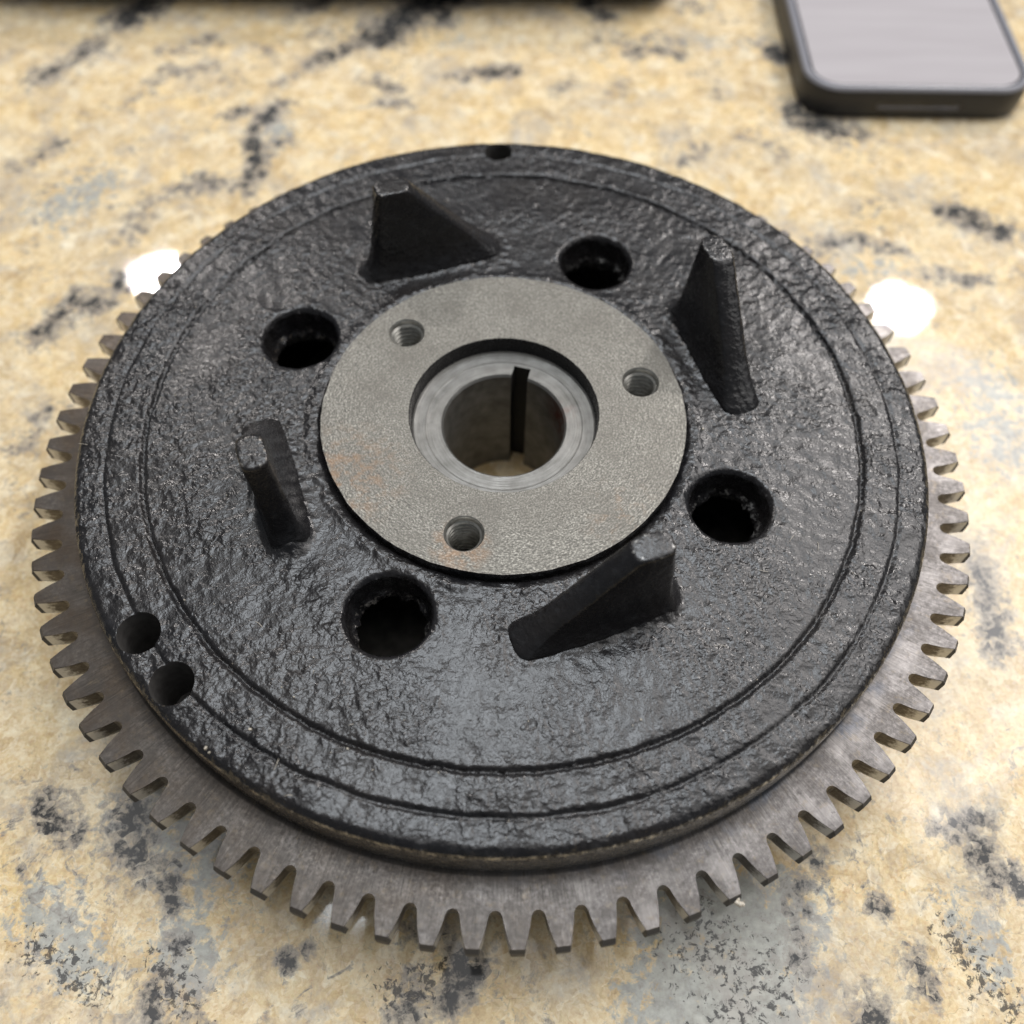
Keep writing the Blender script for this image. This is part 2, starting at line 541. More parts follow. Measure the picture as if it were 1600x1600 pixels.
# ------------------------------------------------------------------ counter
PATCHES = [
    ('D', 1, 4.6, (-44.8, 198.1), (-36.3, 212.1), (-22.5, 222.5)),
    ('D', 0.9, 1.8, (-24.8, 220.4), (-22.5, 205.2)),
    ('D', 0.8, 2.4, (-43.9, 202.0), (-47.2, 199.2)),
    ('D', 0.75, 2.0, (-51.5, 195.3), (-62.2, 186.4), (-68.6, 182.6)),
    ('D', 0.5, 1.1, (-68.5, 181.5), (-79.4, 169.8)),
    ('D', 0.4, 0.9, (-72.4, 195.6), (-59.1, 201.7)),
    ('D', 1, 3.4, (-140.2, 205.7), (-132.2, 216.3)),
    ('D', 0.9, 2.2, (29.3, 219.6), (35.7, 212.1)),
    ('D', 0.7, 1.6, (-76.7, 213.1), (-69.0, 218.6)),
    ('D', 0.4, 1.4, (-80.7, 207.1), (-76.5, 211.1)),
    ('D', 0.5, 1.2, (-122.5, 186.2), (-106.5, 192.9)),
    ('D', 0.6, 1.5, (-107.6, 192.5), (-106.1, 193.3)),
    ('D', 0.6, 1.3, (-123.6, 168.9), (-117.2, 176.1), (-110.4, 175.5), (-103.3, 180.0)),
    ('D', 0.4, 1.0, (-128.4, 155.0), (-122.5, 168.9)),
    ('D', 0.45, 1.3, (-90.0, 189.5), (-82.2, 182.3)),
    ('D', 0.35, 1.0, (-97.4, 171.2), (-90.7, 178.5)),
    ('D', 0.6, 2.1, (-46.3, 172.2), (-41.6, 168.8)),
    ('D', 0.7, 1.2, (-42.1, 160.1), (-35.5, 160.2)),
    ('D', 0.6, 1.0, (-22.9, 174.5), (-11.7, 174.4)),
    ('D', 0.75, 1.6, (-8.4, 176.6), (1.8, 177.9)),
    ('G', 0.4, 1.8, (-23.7, 192.9), (-14.6, 196.9)),
    ('D', 0.7, 1.2, (-95.2, 150.6), (-89.7, 154.1)),
    ('D', 0.3, 0.9, (-104.2, 140.7), (-96.9, 147.3)),
    ('D', 0.85, 1.2, (-76.8, 157.7), (-83.0, 147.6), (-84.6, 141.0), (-81.2, 131.6), (-79.9, 125.4), (-83.4, 120.8)),
    ('G', 0.6, 2.3, (-78.1, 151.0), (-76.0, 138.0)),
    ('D', 0.6, 1.2, (-81.2, 134.7), (-72.3, 139.0)),
    ('D', 0.5, 1.7, (-115.7, 94.4), (-110.4, 107.1), (-103.7, 114.5), (-92.3, 119.2)),
    ('D', 0.6, 2.1, (-98.7, 120.6), (-90.0, 117.7)),
    ('D', 0.55, 1.7, (-112.6, 108.5), (-116.2, 101.4)),
    ('D', 0.5, 1.1, (-85.0, 117.8), (-81.5, 114.9)),
    ('D', 0.4, 1.7, (-124.4, 133.9), (-122.9, 133.6)),
    ('D', 0.8, 1.8, (-112.5, 74.6), (-109.8, 79.8)),
    ('D', 0.5, 1.3, (32.0, 197.9), (45.8, 195.2)),
    ('D', 0.6, 1.6, (44.4, 190.6), (47.7, 188.8)),
    ('D', 0.7, 1.3, (54.8, 190.8), (61.5, 189.1)),
    ('D', 0.5, 1.2, (48.3, 198.3), (62.3, 197.8)),
    ('G', 0.4, 2.4, (48.1, 195.2), (95.0, 197.4)),
    ('D', 1, 1.6, (96.0, 191.7), (100.3, 188.8)),
    ('D', 0.4, 1.6, (90.0, 195.4), (95.8, 194.7)),
    ('D', 0.4, 1.0, (37.3, 166.9), (42.1, 172.3)),
    ('D', 0.6, 1.4, (17.4, 168.2), (21.9, 171.1)),
    ('D', 0.5, 1.3, (66.5, 218.5), (73.5, 216.2)),
    ('D', 0.85, 3.3, (98.4, 157.8), (110.2, 149.6)),
    ('D', 0.6, 2.1, (110.2, 149.6), (119.1, 144.9)),
    ('D', 0.5, 1.7, (87.3, 141.0), (92.8, 134.8)),
    ('D', 0.4, 1.2, (79.1, 144.1), (91.1, 137.9)),
    ('D', 0.7, 1.3, (95.7, 93.6), (109.1, 96.6), (121.1, 92.1)),
    ('G', 0.5, 2.1, (97.0, 84.2), (116.6, 84.5)),
    ('D', 0.5, 1.4, (57.4, 130.1), (65.5, 137.4)),
    ('D', 0.6, 1.0, (72.5, 166.9), (73.3, 166.2)),
    ('D', 0.9, 2.4, (-79.1, -78.1), (-75.7, -86.6)),
    ('D', 0.6, 1.3, (-71.8, -89.7), (-68.8, -87.8)),
    ('D', 0.9, 0.6, (-69.7, -91.5), (-67.4, -92.2)),
    ('D', 1, 0.4, (-68.2, -96.2), (-66.4, -96.2)),
    ('G', 0.6, 4.6, (-75.5, -77.4), (-60.3, -87.1)),
    ('G', 0.75, 3.2, (-64.2, -102.4), (-61.3, -106.4)),
    ('D', 0.8, 0.7, (-65.2, -103.5), (-64.4, -104.0)),
    ('S', 1, 2.6, (-66.4, -107.6), (-61.1, -112.6)),
    ('D', 0.9, 1.4, (-67.9, -114.0), (-67.0, -116.1)),
    ('D', 0.8, 0.7, (-67.9, -110.7), (-67.3, -111.5)),
    ('D', 0.6, 0.9, (-57.9, -115.4), (-56.9, -116.4)),
    ('D', 1, 0.5, (-43.0, -104.9), (-41.2, -105.2)),
    ('D', 0.9, 1.4, (-8.1, -104.5), (-5.5, -106.8), (-8.1, -112.4)),
    ('S', 1, 1.8, (-11.4, -109.1), (-21.3, -111.4)),
    ('D', 0.8, 1.0, (-19.9, -114.1), (-17.2, -117.4)),
    ('D', 0.55, 1.2, (-17.0, -97.4), (-10.4, -102.2)),
    ('D', 0.7, 0.9, (-16.6, -110.0), (-15.7, -110.5)),
    ('G', 0.95, 5.8, (39.2, -96.0), (54.5, -99.5), (49.5, -117.7), (36.4, -112.3)),
    ('D', 0.6, 0.6, (61.5, -92.2), (61.3, -101.9)),
    ('G', 0.8, 1.5, (34.5, -105.5), (31.0, -117.8)),
    ('D', 0.6, 0.7, (60.1, -105.4), (62.2, -108.3)),
    ('S', 0.9, 5.4, (39.9, -102.0), (53.1, -110.0), (45.8, -117.7)),
    ('G', 0.8, 3.8, (48.7, -93.5), (59.9, -98.3)),
    ('D', 0.85, 1.5, (73.6, -114.2), (74.7, -117.1)),
    ('D', 0.6, 0.9, (68.1, -84.6), (69.3, -85.1)),
    ('D', 0.6, 0.6, (65.2, -86.5), (66.2, -87.1)),
    ('D', 0.8, 0.4, (76.9, -95.0), (78.0, -95.6)),
    ('D', 0.7, 2.3, (-162.9, 171.6), (-153.6, 179.0), (-147.2, 190.2)),
    ('D', 0.6, 1.6, (-159.3, 125.6), (-147.2, 135.1)),
    ('G', 0.6, 5.0, (-139.8, 105.2), (-130.6, 117.0)),
    ('D', 0.8, 2.2, (-133.0, 55.8), (-125.1, 68.1), (-118.9, 65.7)),
    ('D', 0.6, 1.2, (-127.9, 16.1), (-124.4, 28.7)),
    ('D', 0.7, 1.3, (-99.4, -74.9), (-89.6, -81.5)),
    ('G', 0.7, 3.0, (-92.5, -96.5), (-83.8, -105.9)),
    ('S', 1, 2.4, (-91.9, -103.6), (-80.2, -110.4)),
    ('D', 0.8, 2.2, (140.1, 109.9), (154.2, 101.5)),
    ('D', 0.6, 1.4, (127.7, 82.1), (144.6, 79.7)),
    ('G', 0.6, 4.8, (134.7, 40.7), (134.3, 19.1)),
    ('D', 0.8, 1.9, (117.8, -19.3), (118.1, -36.3)),
    ('D', 0.7, 1.0, (94.1, -80.5), (103.1, -77.8)),
    ('G', 0.6, 2.5, (94.6, -95.7), (100.0, -105.2)),
    ('S', 1, 2.4, (91.1, -99.4), (98.3, -112.1)),
    ('D', 0.8, 1.5, (102.5, -85.7), (106.5, -90.7)),
    ('D', 0.7, 0.7, (83.3, -105.3), (84.8, -109.9)),
]


def axis(lo, hi, flo, fhi, fine):
    a = list(np.arange(flo, fhi + 1e-6, fine))
    step, q = fine, flo
    left = []
    while q > lo:
        step = min(step*1.35, 60)
        q -= step
        left.append(max(q, lo))
    step, q = fine, a[-1]
    while q < hi:
        step = min(step*1.35, 60)
        q += step
        a.append(min(q, hi))
    return np.array(left[::-1] + a)


gx = axis(-650, 650, -205, 205, 1.1)
gy = axis(-420, 520, -140, 235, 1.1)
X, Y = np.meshgrid(gx, gy)
wx = X + 1.6*vnoise(X, Y, 6, 1) + 0.8*vnoise(X, Y, 2.4, 2)
wy = Y + 1.6*vnoise(X, Y, 6, 3) + 0.8*vnoise(X, Y, 2.4, 4)
fields = {'D': np.zeros_like(X), 'G': np.zeros_like(X), 'S': np.zeros_like(X)}
for t, s, w, *pl in PATCHES:
    best = np.full_like(X, 1e9)
    for (x0, y0), (x1, y1) in zip(pl[:-1], pl[1:]):
        dx, dy = x1 - x0, y1 - y0
        tt = np.clip(((wx - x0)*dx + (wy - y0)*dy)/(dx*dx + dy*dy + 1e-9), 0, 1)
        best = np.minimum(best, np.hypot(wx - x0 - tt*dx, wy - y0 - tt*dy))
    val = s*np.clip(1.17 - best/(w*2.5 + 2.4), 0, 1)
    fields[t] = np.maximum(fields[t], val)
ny, nx = X.shape
top = np.stack([X, Y, np.zeros_like(X)], -1).reshape(-1, 3)
ii = (np.arange(ny - 1)[:, None]*nx + np.arange(nx - 1)[None, :]).ravel()
quads = np.stack([ii, ii + 1, ii + 1 + nx, ii + nx], -1)
nv = len(top)
sk = np.array([(x, y, -30.0) for x, y in ((-650, -420), (650, -420), (650, 520), (-650, 520))])
cor = [0, nx - 1, ny*nx - 1, (ny - 1)*nx]
edge_rows = [list(range(0, nx)), list(range(nx - 1, ny*nx, nx)), list(range(ny*nx - 1, (ny - 1)*nx - 1, -1)), list(range((ny - 1)*nx, -1, -nx))]
faces = quads.tolist()
for k, row in enumerate(edge_rows):
    faces.append([nv + k, nv + (k + 1) % 4] + row[::-1])
faces.append([nv + 3, nv + 2, nv + 1, nv])
z4 = np.zeros(4)
counter = mesh_obj('counter', np.vstack([top, sk]), faces, GRANITE, None, False, None,
                   {'dark': np.concatenate([fields['D'].ravel(), z4]), 'grey': np.concatenate([fields['G'].ravel(), z4]),
                    'speck': np.concatenate([fields['S'].ravel(), z4])})
tag(counter, 'polished cream and grey speckled granite counter under everything', 'counter', kind='structure')

# ------------------------------------------------------------------ flywheel
fly = empty('flywheel')
tag(fly, 'black cast iron flywheel with toothed steel ring and bare machined hub', 'flywheel')

R_HUB, R_G1, R_G2, R_RIM = 40.0, 78.26, 86.35, 92.65
VENT_A = [64.9, 154.9, -25.1, -115.1]
VENTS = [tuple(rot(52.6, 0, a)) for a in VENT_A]
R_VENT = 8.55
DRILLS = [(*rot(88.0, 0, 91.4), 3.75), (*rot(87.2, 0, -143.4), 4.3), (*rot(87.6, 0, -134.9), 4.3)]
FIN_T, FIN_L = 34.2, 5.0
FINS = [(rot(53.0, 0, FIN_T + 90*k), rot(53.0, 0, FIN_L + 90*k)) for k in range(4)]


def vent_radius(k, a):
    a = np.asarray(a)
    return R_VENT + 0.13*vnoise(np.cos(a)*3, np.sin(a)*3, 1.3, 40 + k) + 0.06*vnoise(np.cos(a)*9, np.sin(a)*9, 1.1, 50 + k)


def deck(x, y):
    x = np.asarray(x, float)
    y = np.asarray(y, float)
    r = np.hypot(x, y)
    ca, sa = math.cos(0.6), math.sin(0.6)
    xr, yr = x*ca - y*sa, x*sa + y*ca
    z = 0.12*vnoise(x, y, 9, 11) + 0.07*vnoise(xr, yr, 3.1, 12) + 0.045*vnoise(x, y, 1.7, 13) + 0.025*vnoise(xr, yr, 1.0, 14)
    z -= 0.22*np.clip(vnoise(xr, yr, 2.6, 15) - 0.5, 0, 1)
    # coarser, cracked skin on the outer bands
    z += np.clip((r - 77)/3, 0, 1)*(0.09*vnoise(xr, yr, 2.2, 16) - 0.06*np.clip(0.2 - np.abs(vnoise(x, y, 3.4, 17)), 0, 1))
    wob = 0.16*vnoise(x, y, 5, 18) + 0.12*vnoise(x, y, 1.5, 28)
    d1 = np.abs(r - R_G1 - wob)
    z -= 1.5*np.clip(1 - d1/(0.62 + 0.14*vnoise(x, y, 3, 19)), 0, 1)
    z += 0.16*np.exp(-((d1 - 1.05)/0.4)**2)*(0.05 + 0.6*vnoise(x, y, 2, 20))
    d2 = np.abs(r - R_G2 - 0.2*vnoise(x, y, 6, 21))
    z -= (0.75 + 0.25*vnoise(x, y, 7, 22))*np.clip(1 - (d2/(0.52 + 0.2*vnoise(x, y, 4, 23)))**2, 0, 1)
    z -= 0.40*np.clip((r - R_G2)/0.6, 0, 1)
    z -= 1.0*np.clip((r - 90.9)/1.75, 0, 1)**2.2
    # trough and ragged skin round the hub
    z -= 1.0*np.clip(1 - (r - R_HUB)/(0.75 + 0.45*vnoise(x, y, 1.6, 24)), 0, 1) - 0.35*np.clip(1 - np.abs(r - 42.4)/1.8, 0, 1)
    z += 0.25*np.clip(1 - np.abs(r - 42.6)/1.6, 0, 1)*vnoise(x, y, 1.1, 25)
    for k, (vx, vy) in enumerate(VENTS):
        dd = np.hypot(x - vx, y - vy) - vent_radius(k, np.arctan2(y - vy, x - vx))
        e = np.clip((1.35 - dd)/1.35, 0, 0.999)
        z -= 1.2*(1 - np.sqrt(1 - e*e))
        z += 0.12*np.clip(1 - np.abs(dd - 1.8)/1.2, 0, 1)*vnoise(x, y, 1.2, 26)
    for (tx, ty), (lx, ly) in FINS:
        dx, dy = lx - tx, ly - ty
        t = np.clip(((x - tx)*dx + (y - ty)*dy)/(dx*dx + dy*dy), -0.02, 1.0)
        df = np.hypot(x - tx - t*dx, y - ty - t*dy)
        e = np.clip(1 - (df - 3.0)/3.4, 0, 1.0)
        z += 1.9*e**2.2*np.clip(1.15 - 1.25*t, 0, 1) + 0.22*np.clip(1 - np.abs(df - 5.0)/2.2, 0, 1)*vnoise(x, y, 1.2, 27)
    return z


# casting: cast face triangulated round its holes
NV_, ND_ = 72, 48
loops = []
inner = [(R_HUB - 0.6)*np.array((math.cos(t), math.sin(t))) for t in np.linspace(0, 2*math.pi, 500, endpoint=False)]
outer = [R_RIM*np.array((math.cos(t), math.sin(t))) for t in np.linspace(0, 2*math.pi, 1000, endpoint=False)]
loops += [inner, outer]
vent_loops = []
for k, (vx, vy) in enumerate(VENTS):
    t = np.linspace(0, 2*math.pi, NV_*2, endpoint=False)
    rr = vent_radius(k, t)
    vent_loops.append([(vx + a*math.cos(b), vy + a*math.sin(b)) for a, b in zip(rr, t)])
drill_loops = [[(q[0], q[1]) for q in circle(dx, dy, dr, ND_)] for dx, dy, dr in DRILLS]
loops += vent_loops + drill_loops
sp = 0.47
gxs, gys = np.meshgrid(np.arange(-94, 94, sp), np.arange(-94, 94, sp*0.866))
gxs = gxs + (np.arange(gxs.shape[0])[:, None] % 2)*sp/2
gxs = (gxs + np.random.RandomState(3).uniform(-0.09, 0.09, gxs.shape)).ravel()
gys = (gys + np.random.RandomState(4).uniform(-0.09, 0.09, gys.shape)).ravel()
rad = np.hypot(gxs, gys)
ok = (rad > R_HUB - 0.3) & (rad < R_RIM - 0.2)
for k, (vx, vy) in enumerate(VENTS):
    ok &= np.hypot(gxs - vx, gys - vy) > vent_radius(k, np.arctan2(gys - vy, gxs - vx)) + 0.15
for dx, dy, dr in DRILLS:
    ok &= np.hypot(gxs - dx, gys - dy) > dr + 0.15


def keep(x, y):
    r = np.hypot(x, y)
    k_ = (r > R_HUB - 0.62) & (r < R_RIM)
    for k, (vx, vy) in enumerate(VENTS):
        k_ &= np.hypot(x - vx, y - vy) > vent_radius(k, np.arctan2(y - vy, x - vx)) - 0.01
    for dx, dy, dr in DRILLS:
        k_ &= np.hypot(x - dx, y - dy) > dr - 0.01
    return k_


v2, f2 = triangulate(loops, list(zip(gxs[ok], gys[ok])), keep)
zz = deck(v2[:, 0], v2[:, 1])
cast = MB()
rr = np.hypot(v2[:, 0], v2[:, 1])
wear_top = 0.50*np.clip((rr - 91.9)/0.7, 0, 1)
for dx, dy, dr in DRILLS:
    wear_top = np.maximum(wear_top, 0.5*np.clip(1 - (np.hypot(v2[:, 0] - dx, v2[:, 1] - dy) - dr)/0.5, 0, 1))
cast.add(np.column_stack([v2, zz + DECK]).tolist(), f2.tolist(), 0, wear_top.tolist())
# outer wall of the rim, bare towards the ring gear
prof = [(0.0, None, 0.52), (0.22, -1.9, 0.66), (0.34, -2.8, 0.72), (0.42, -5.0, 0.8), (0.5, -9.0, 0.8), (0.5, -13.6, 0.8)]
rings = []
wr = []
for dr_, z_, w_ in prof:
    ring = []
    for (ox, oy) in outer:
        z0 = float(deck(ox, oy)) if z_ is None else z_
        s_ = (R_RIM + dr_)/R_RIM
        ring.append((ox*s_, oy*s_, DECK + z0))
    rings.append(ring)
    wr += [w_]*len(ring)
cast.loft(rings[::-1], 0, wear=wr[::-1])
# vents: ragged cored holes
for k, (vx, vy) in enumerate(VENTS):
    lp = vent_loops[k]
    n = len(lp)
    ang = np.linspace(0, 2*math.pi, n, endpoint=False)
    top_z = deck([q[0] for q in lp], [q[1] for q in lp])
    depth = [0, -0.8, -1.8, -3.0, -4.2, -5.2, -5.9, -6.5, -7.0, -7.6, -8.6, -9.6]
    infl = [0, -0.05, -0.1, -0.2, -0.35, -0.6, -1.05, -1.45, -1.4, -0.7, -0.3, 0.0]
    rings = []
    for i, (dz, dr_) in enumerate(zip(depth, infl)):
        lip = 1.0 if 6 <= i <= 8 else (0.35 if i > 0 else 0)
        rn = 0.8*lip*vnoise(np.cos(ang)*6, np.sin(ang)*6, 1.6, 60 + k) + (0.28*lip + (0.10 if i else 0))*vnoise(np.cos(ang)*14, np.sin(ang)*14 + dz*2, 1.3, 70 + k)
        zn = 0.9*lip*vnoise(np.cos(ang)*9, np.sin(ang)*9, 1.5, 80 + k)
        ring = []
        for j in range(n):
            b = ang[j]
            r0 = float(vent_radius(k, b)) + dr_ + rn[j]
            z0 = top_z[j] if i == 0 else min(top_z[j], -1.1) + dz + zn[j]
            ring.append((vx + r0*math.cos(b), vy + r0*math.sin(b), DECK + z0))
        rings.append(ring)
    w_ = []
    for i in range(len(depth)):
        w_ += [0.50 if 5 <= i <= 8 else 0.12]*n
    cast.loft(rings, 0, wear=w_, flip=True)
# drilled balance holes in the rim
for (dx, dy, dr), lp in zip(DRILLS, drill_loops):
    tz = deck([q[0] for q in lp], [q[1] for q in lp])
    r0 = [(q[0], q[1], DECK + z) for q, z in zip(lp, tz)]
    r1 = [(q[0], q[1], DECK - 16) for q in lp]
    r2 = [(dx + (q[0] - dx)*0.05, dy + (q[1] - dy)*0.05, DECK - 18.5) for q in lp]
    cast.loft([r0, r1], 1, flip=True)
    cast.loft([r1, r2], 1, flip=True, cap1=True)
# underside of the web, cored through, and the skirt standing on the counter
ci = [(q[0], q[1]) for q in circle(0, 0, 24, 96)]
co = [(q[0], q[1]) for q in circle(0, 0, 72, 160)]
vl2 = [[(vx + (R_VENT + 0.05)*math.cos(b), vy + (R_VENT + 0.05)*math.sin(b)) for b in np.linspace(0, 2*math.pi, 48, endpoint=False)] for vx, vy in VENTS]


def keep2(x, y):
    r = np.hypot(x, y)
    k_ = (r > 24) & (r < 72)
    for vx, vy in VENTS:
        k_ &= np.hypot(x - vx, y - vy) > R_VENT
    return k_


vb, fb = triangulate([ci, co] + vl2, [], keep2)
cast.add(np.column_stack([vb, np.full(len(vb), DECK - 10.8)]).tolist(), fb[:, ::-1].tolist(), 0)
cast.loft([circle(0, 0, 72, 160, DECK - 10.8), circle(0, 0, 72, 160, 0.25)], 0, flip=True)
cast.loft([circle(0, 0, 72, 160, 0.25), circle(0, 0, 88, 160, 0.25)], 0, flip=True)
cast.loft([circle(0, 0, 88, 160, 0.25), circle(0, 0, 88.5, 160, 2.0), circle(0, 0, 89, 160, DECK - 17.8)], 0, flip=False)
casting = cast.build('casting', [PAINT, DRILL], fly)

# fins
FIN_TIPS = [(46.1, 29.8), (-26.2, 48.1), (-47.3, -24.6), (26.8, -43.9)]


def make_fin(k):
    (tx, ty), (lx, ly) = FINS[k]
    L = math.hypot(lx - tx, ly - ty)
    ux, uy = (lx - tx)/L, (ly - ty)/L
    vx, vy = -uy, ux
    H = 22.0
    ox = FIN_TIPS[k][0] - (tx + ux*1.75)
    oy = FIN_TIPS[k][1] - (ty + uy*1.75)
    mb = MB()
    NP = 72
    rings, wears = [], []
    levels = [-1.6, -0.6, 0.2, 0.8, 1.5, 2.4, 3.4] + list(np.linspace(4.6, H - 1.0, 20)) + [H - 0.55, H - 0.25, H - 0.07, H, H + 0.02]
    for z in levels:
        t = max(0.0, min(1.0, z/H))
        ins = 0.0
        if z > H - 0.6:
            ins = 0.45*(1 - math.sqrt(max(0, 1 - ((z - (H - 0.6))/0.6)**2))) if z < H else 0.5
        if z > H:
            ins = 1.4
        flare = 1.6*max(0.0, 1 - max(z, 0.0)/8.0)**2.4
        s0 = -3.2 + 1.0*t
        s1 = (L + 2.0)*(1 - t) + 5.7*t
        w = 3.4*(1 - t) + 2.75*t
        s0 += ins - flare*0.8
        s1 -= ins - flare*0.8
        w = max(0.3, w - ins + flare)
        e0 = min(w*1.15, (s1 - s0)/2)
        ring, wl = [], []
        for j in range(NP):
            a = 2*math.pi*j/NP
            ca, sa = math.cos(a), math.sin(a)
            ex = 0.72
            cx_ = math.copysign(abs(ca)**ex, ca)
            sx_ = math.copysign(abs(sa)**ex, sa)
            s = (s1 - e0 + cx_*e0) if ca >= 0 else (s0 + e0 + cx_*e0)
            # sample the straight flanks too
            q = w*sx_
            if abs(ca) < 0.55:
                f_ = (ca/0.55 + 1)/2
                cb = math.copysign(0.55**ex, ca)
                sA, sB = s0 + e0 - 0.55**ex*e0, s1 - e0 + 0.55**ex*e0
                s = sA + (sB - sA)*f_
            nzv = 0.14*float(vnoise(s*1.0 + 40*k, z + q*3, 2.4, 90 + k)) + 0.06*float(vnoise(s + 40*k, z + q*5, 0.9, 95 + k))
            if z > 0.3:
                nq = nzv
            else:
                nq = nzv*1.5
            q += math.copysign(nq, sa) if abs(sa) > 0.2 else 0
            s += nq*ca
            x = tx + ux*s + vx*q + ox*t
            y = ty + uy*s + vy*q + oy*t
            ring.append((x, y, DECK + z + (0.10*float(vnoise(x, y, 1.1, 99)) if z > H - 0.3 else 0)))
            wl.append(0.48 if H - 0.4 < z < H + 0.01 else (0.20 if z >= H else 0.0))
        rings.append(ring)
        wears += wl
    mb.loft(rings, 0, wear=wears, cap1=True)
    o = mb.build('cooling_fin', [PAINT], fly)
    return o


for k in range(4):
    make_fin(k)

# hub: machined face with a counterbore, a keyed bore and three tapped holes
ZH = 2.05
THREADS = [tuple(rot(31.72, 0, 135.56 + 120*k)) for k in range(3)]
R_CS = 4.2
hub = MB()
ho = []
for t in np.linspace(0, 2*math.pi, 420, endpoint=False):
    r_ = R_HUB - 0.15 + 0.20*float(vnoise(math.cos(t)*30, math.sin(t)*30, 0.9, 110)) + 0.08*float(vnoise(math.cos(t)*30, math.sin(t)*30, 5, 111))
    ho.append((r_*math.cos(t), r_*math.sin(t)))
hr = [(q[0], q[1]) for q in circle(0, 0, 20.93, 200)]
ht = [[(q[0], q[1]) for q in circle(cx, cy, R_CS, 56)] for cx, cy in THREADS]
gx2, gy2 = np.meshgrid(np.arange(-40, 40, 1.5), np.arange(-40, 40, 1.3))
gx2 = (gx2 + (np.arange(gx2.shape[0])[:, None] % 2)*0.75).ravel()
gy2 = gy2.ravel()
okh = (np.hypot(gx2, gy2) < 39.3) & (np.hypot(gx2, gy2) > 21.5)
for cx, cy in THREADS:
    okh &= np.hypot(gx2 - cx, gy2 - cy) > R_CS + 0.4


def keep3(x, y):
    r = np.hypot(x, y)
    k_ = (r > 20.9) & (r < R_HUB)
    for cx, cy in THREADS:
        k_ &= np.hypot(x - cx, y - cy) > R_CS - 0.02
    return k_


vh, fh = triangulate([ho, hr] + ht, list(zip(gx2[okh], gy2[okh])), keep3)
hub.add(np.column_stack([vh, np.full(len(vh), DECK + ZH)]).tolist(), fh.tolist(), 0)
hub.loft([[(x, y, DECK + ZH) for x, y in ho][::-1], [(x*1.004, y*1.004, DECK + ZH - 0.3) for x, y in ho][::-1], [(x*1.006, y*1.006, DECK - 2.5) for x, y in ho][::-1]], 3)
# counterbore wall and floor
def lathe(pairs, n=200):
    return [circle(0, 0, r_, n, DECK + z_) for r_, z_ in pairs]


hub.loft(lathe([(20.93, ZH), (20.75, ZH - 0.25), (20.6, -1.6), (20.45, -2.1)]), 3, flip=True)
hub.loft(lathe([(20.45, -2.1), (20.1, -2.4), (19.6, -2.5), (17.6, -2.5), (17.45, -2.62), (17.3, -2.65)]), 1, flip=True)
# keyed bore: circle with a notch
KA = math.radians(75.3)
KW, KR, RB = 1.95, 16.6, 13.6


def keyed(r_, kr, ins=0.0):
    half = math.asin((KW - ins)/r_)
    pts = []
    n = 180
    for i in range(n + 1):
        a = KA + half + (2*math.pi - 2*half)*i/n
        pts.append((r_*math.cos(a), r_*math.sin(a)))
    for s_ in (-1, 1):
        u, v_ = kr, s_*(KW - ins)
        pts.append((u*math.cos(KA) - v_*math.sin(KA), u*math.sin(KA) + v_*math.cos(KA)))
    return pts


fl = keyed(RB + 0.45, KR)
f_out = [(q[0], q[1]) for q in circle(0, 0, 17.3, 200)]


def inside_keyed(x, y):
    r = np.hypot(x, y)
    u = x*math.cos(KA) + y*math.sin(KA)
    v_ = -x*math.sin(KA) + y*math.cos(KA)
    return (r < RB + 0.44) | ((u > 0) & (u < KR) & (np.abs(v_) < KW - 0.01))


vf, ff = triangulate([f_out, fl], [], lambda x, y: ~inside_keyed(x, y) & (np.hypot(x, y) < 17.3))
hub.add(np.column_stack([vf, np.full(len(vf), DECK - 2.65)]).tolist(), ff.tolist(), 1)
k0 = [(x, y, DECK - 2.65) for x, y in fl]
k1 = [(x, y, DECK - 3.15) for x, y in keyed(RB, KR - 0.05)]
k2 = [(x, y, 0.3) for x, y in keyed(RB - 0.2, KR - 0.2)]
hub.loft([k0, k1], 1, flip=True)
hub.loft([k1, k2], 2, flip=True)
for jj in range(1, 4):  # keyway walls get their own near-black material
    hub.m[-jj] = 4
    hub.m[-len(k1) - jj] = 4
# boss below the web
hub.loft([circle(0, 0, 24, 96, DECK - 10.8), circle(0, 0, 24, 96, 0.3)], 3, flip=True)
vbz, fbz = triangulate([[(q[0], q[1]) for q in circle(0, 0, 24, 96)], keyed(RB - 0.2, KR - 0.2)], [], lambda x, y: ~inside_keyed(x, y) & (np.hypot(x, y) < 24))
hub.add(np.column_stack([vbz, np.full(len(vbz), 0.3)]).tolist(), fbz[:, ::-1].tolist(), 2)
hub.loft([circle(0, 0, 24, 96, 0.3), circle(0, 0, 71.9, 96, 0.3)], 2, flip=False)  # added dark floor sheet in place of deep shade under the vents
hub_o = hub.build('hub', [HUB, TURNED, BORE, PAINT, mat_simple('dark_keyway', (0.012, 0.011, 0.010), 0.7)], fly, True, 25)
hub_o['label'] = 'bare machined steel hub with three tapped holes and a keyed bore'

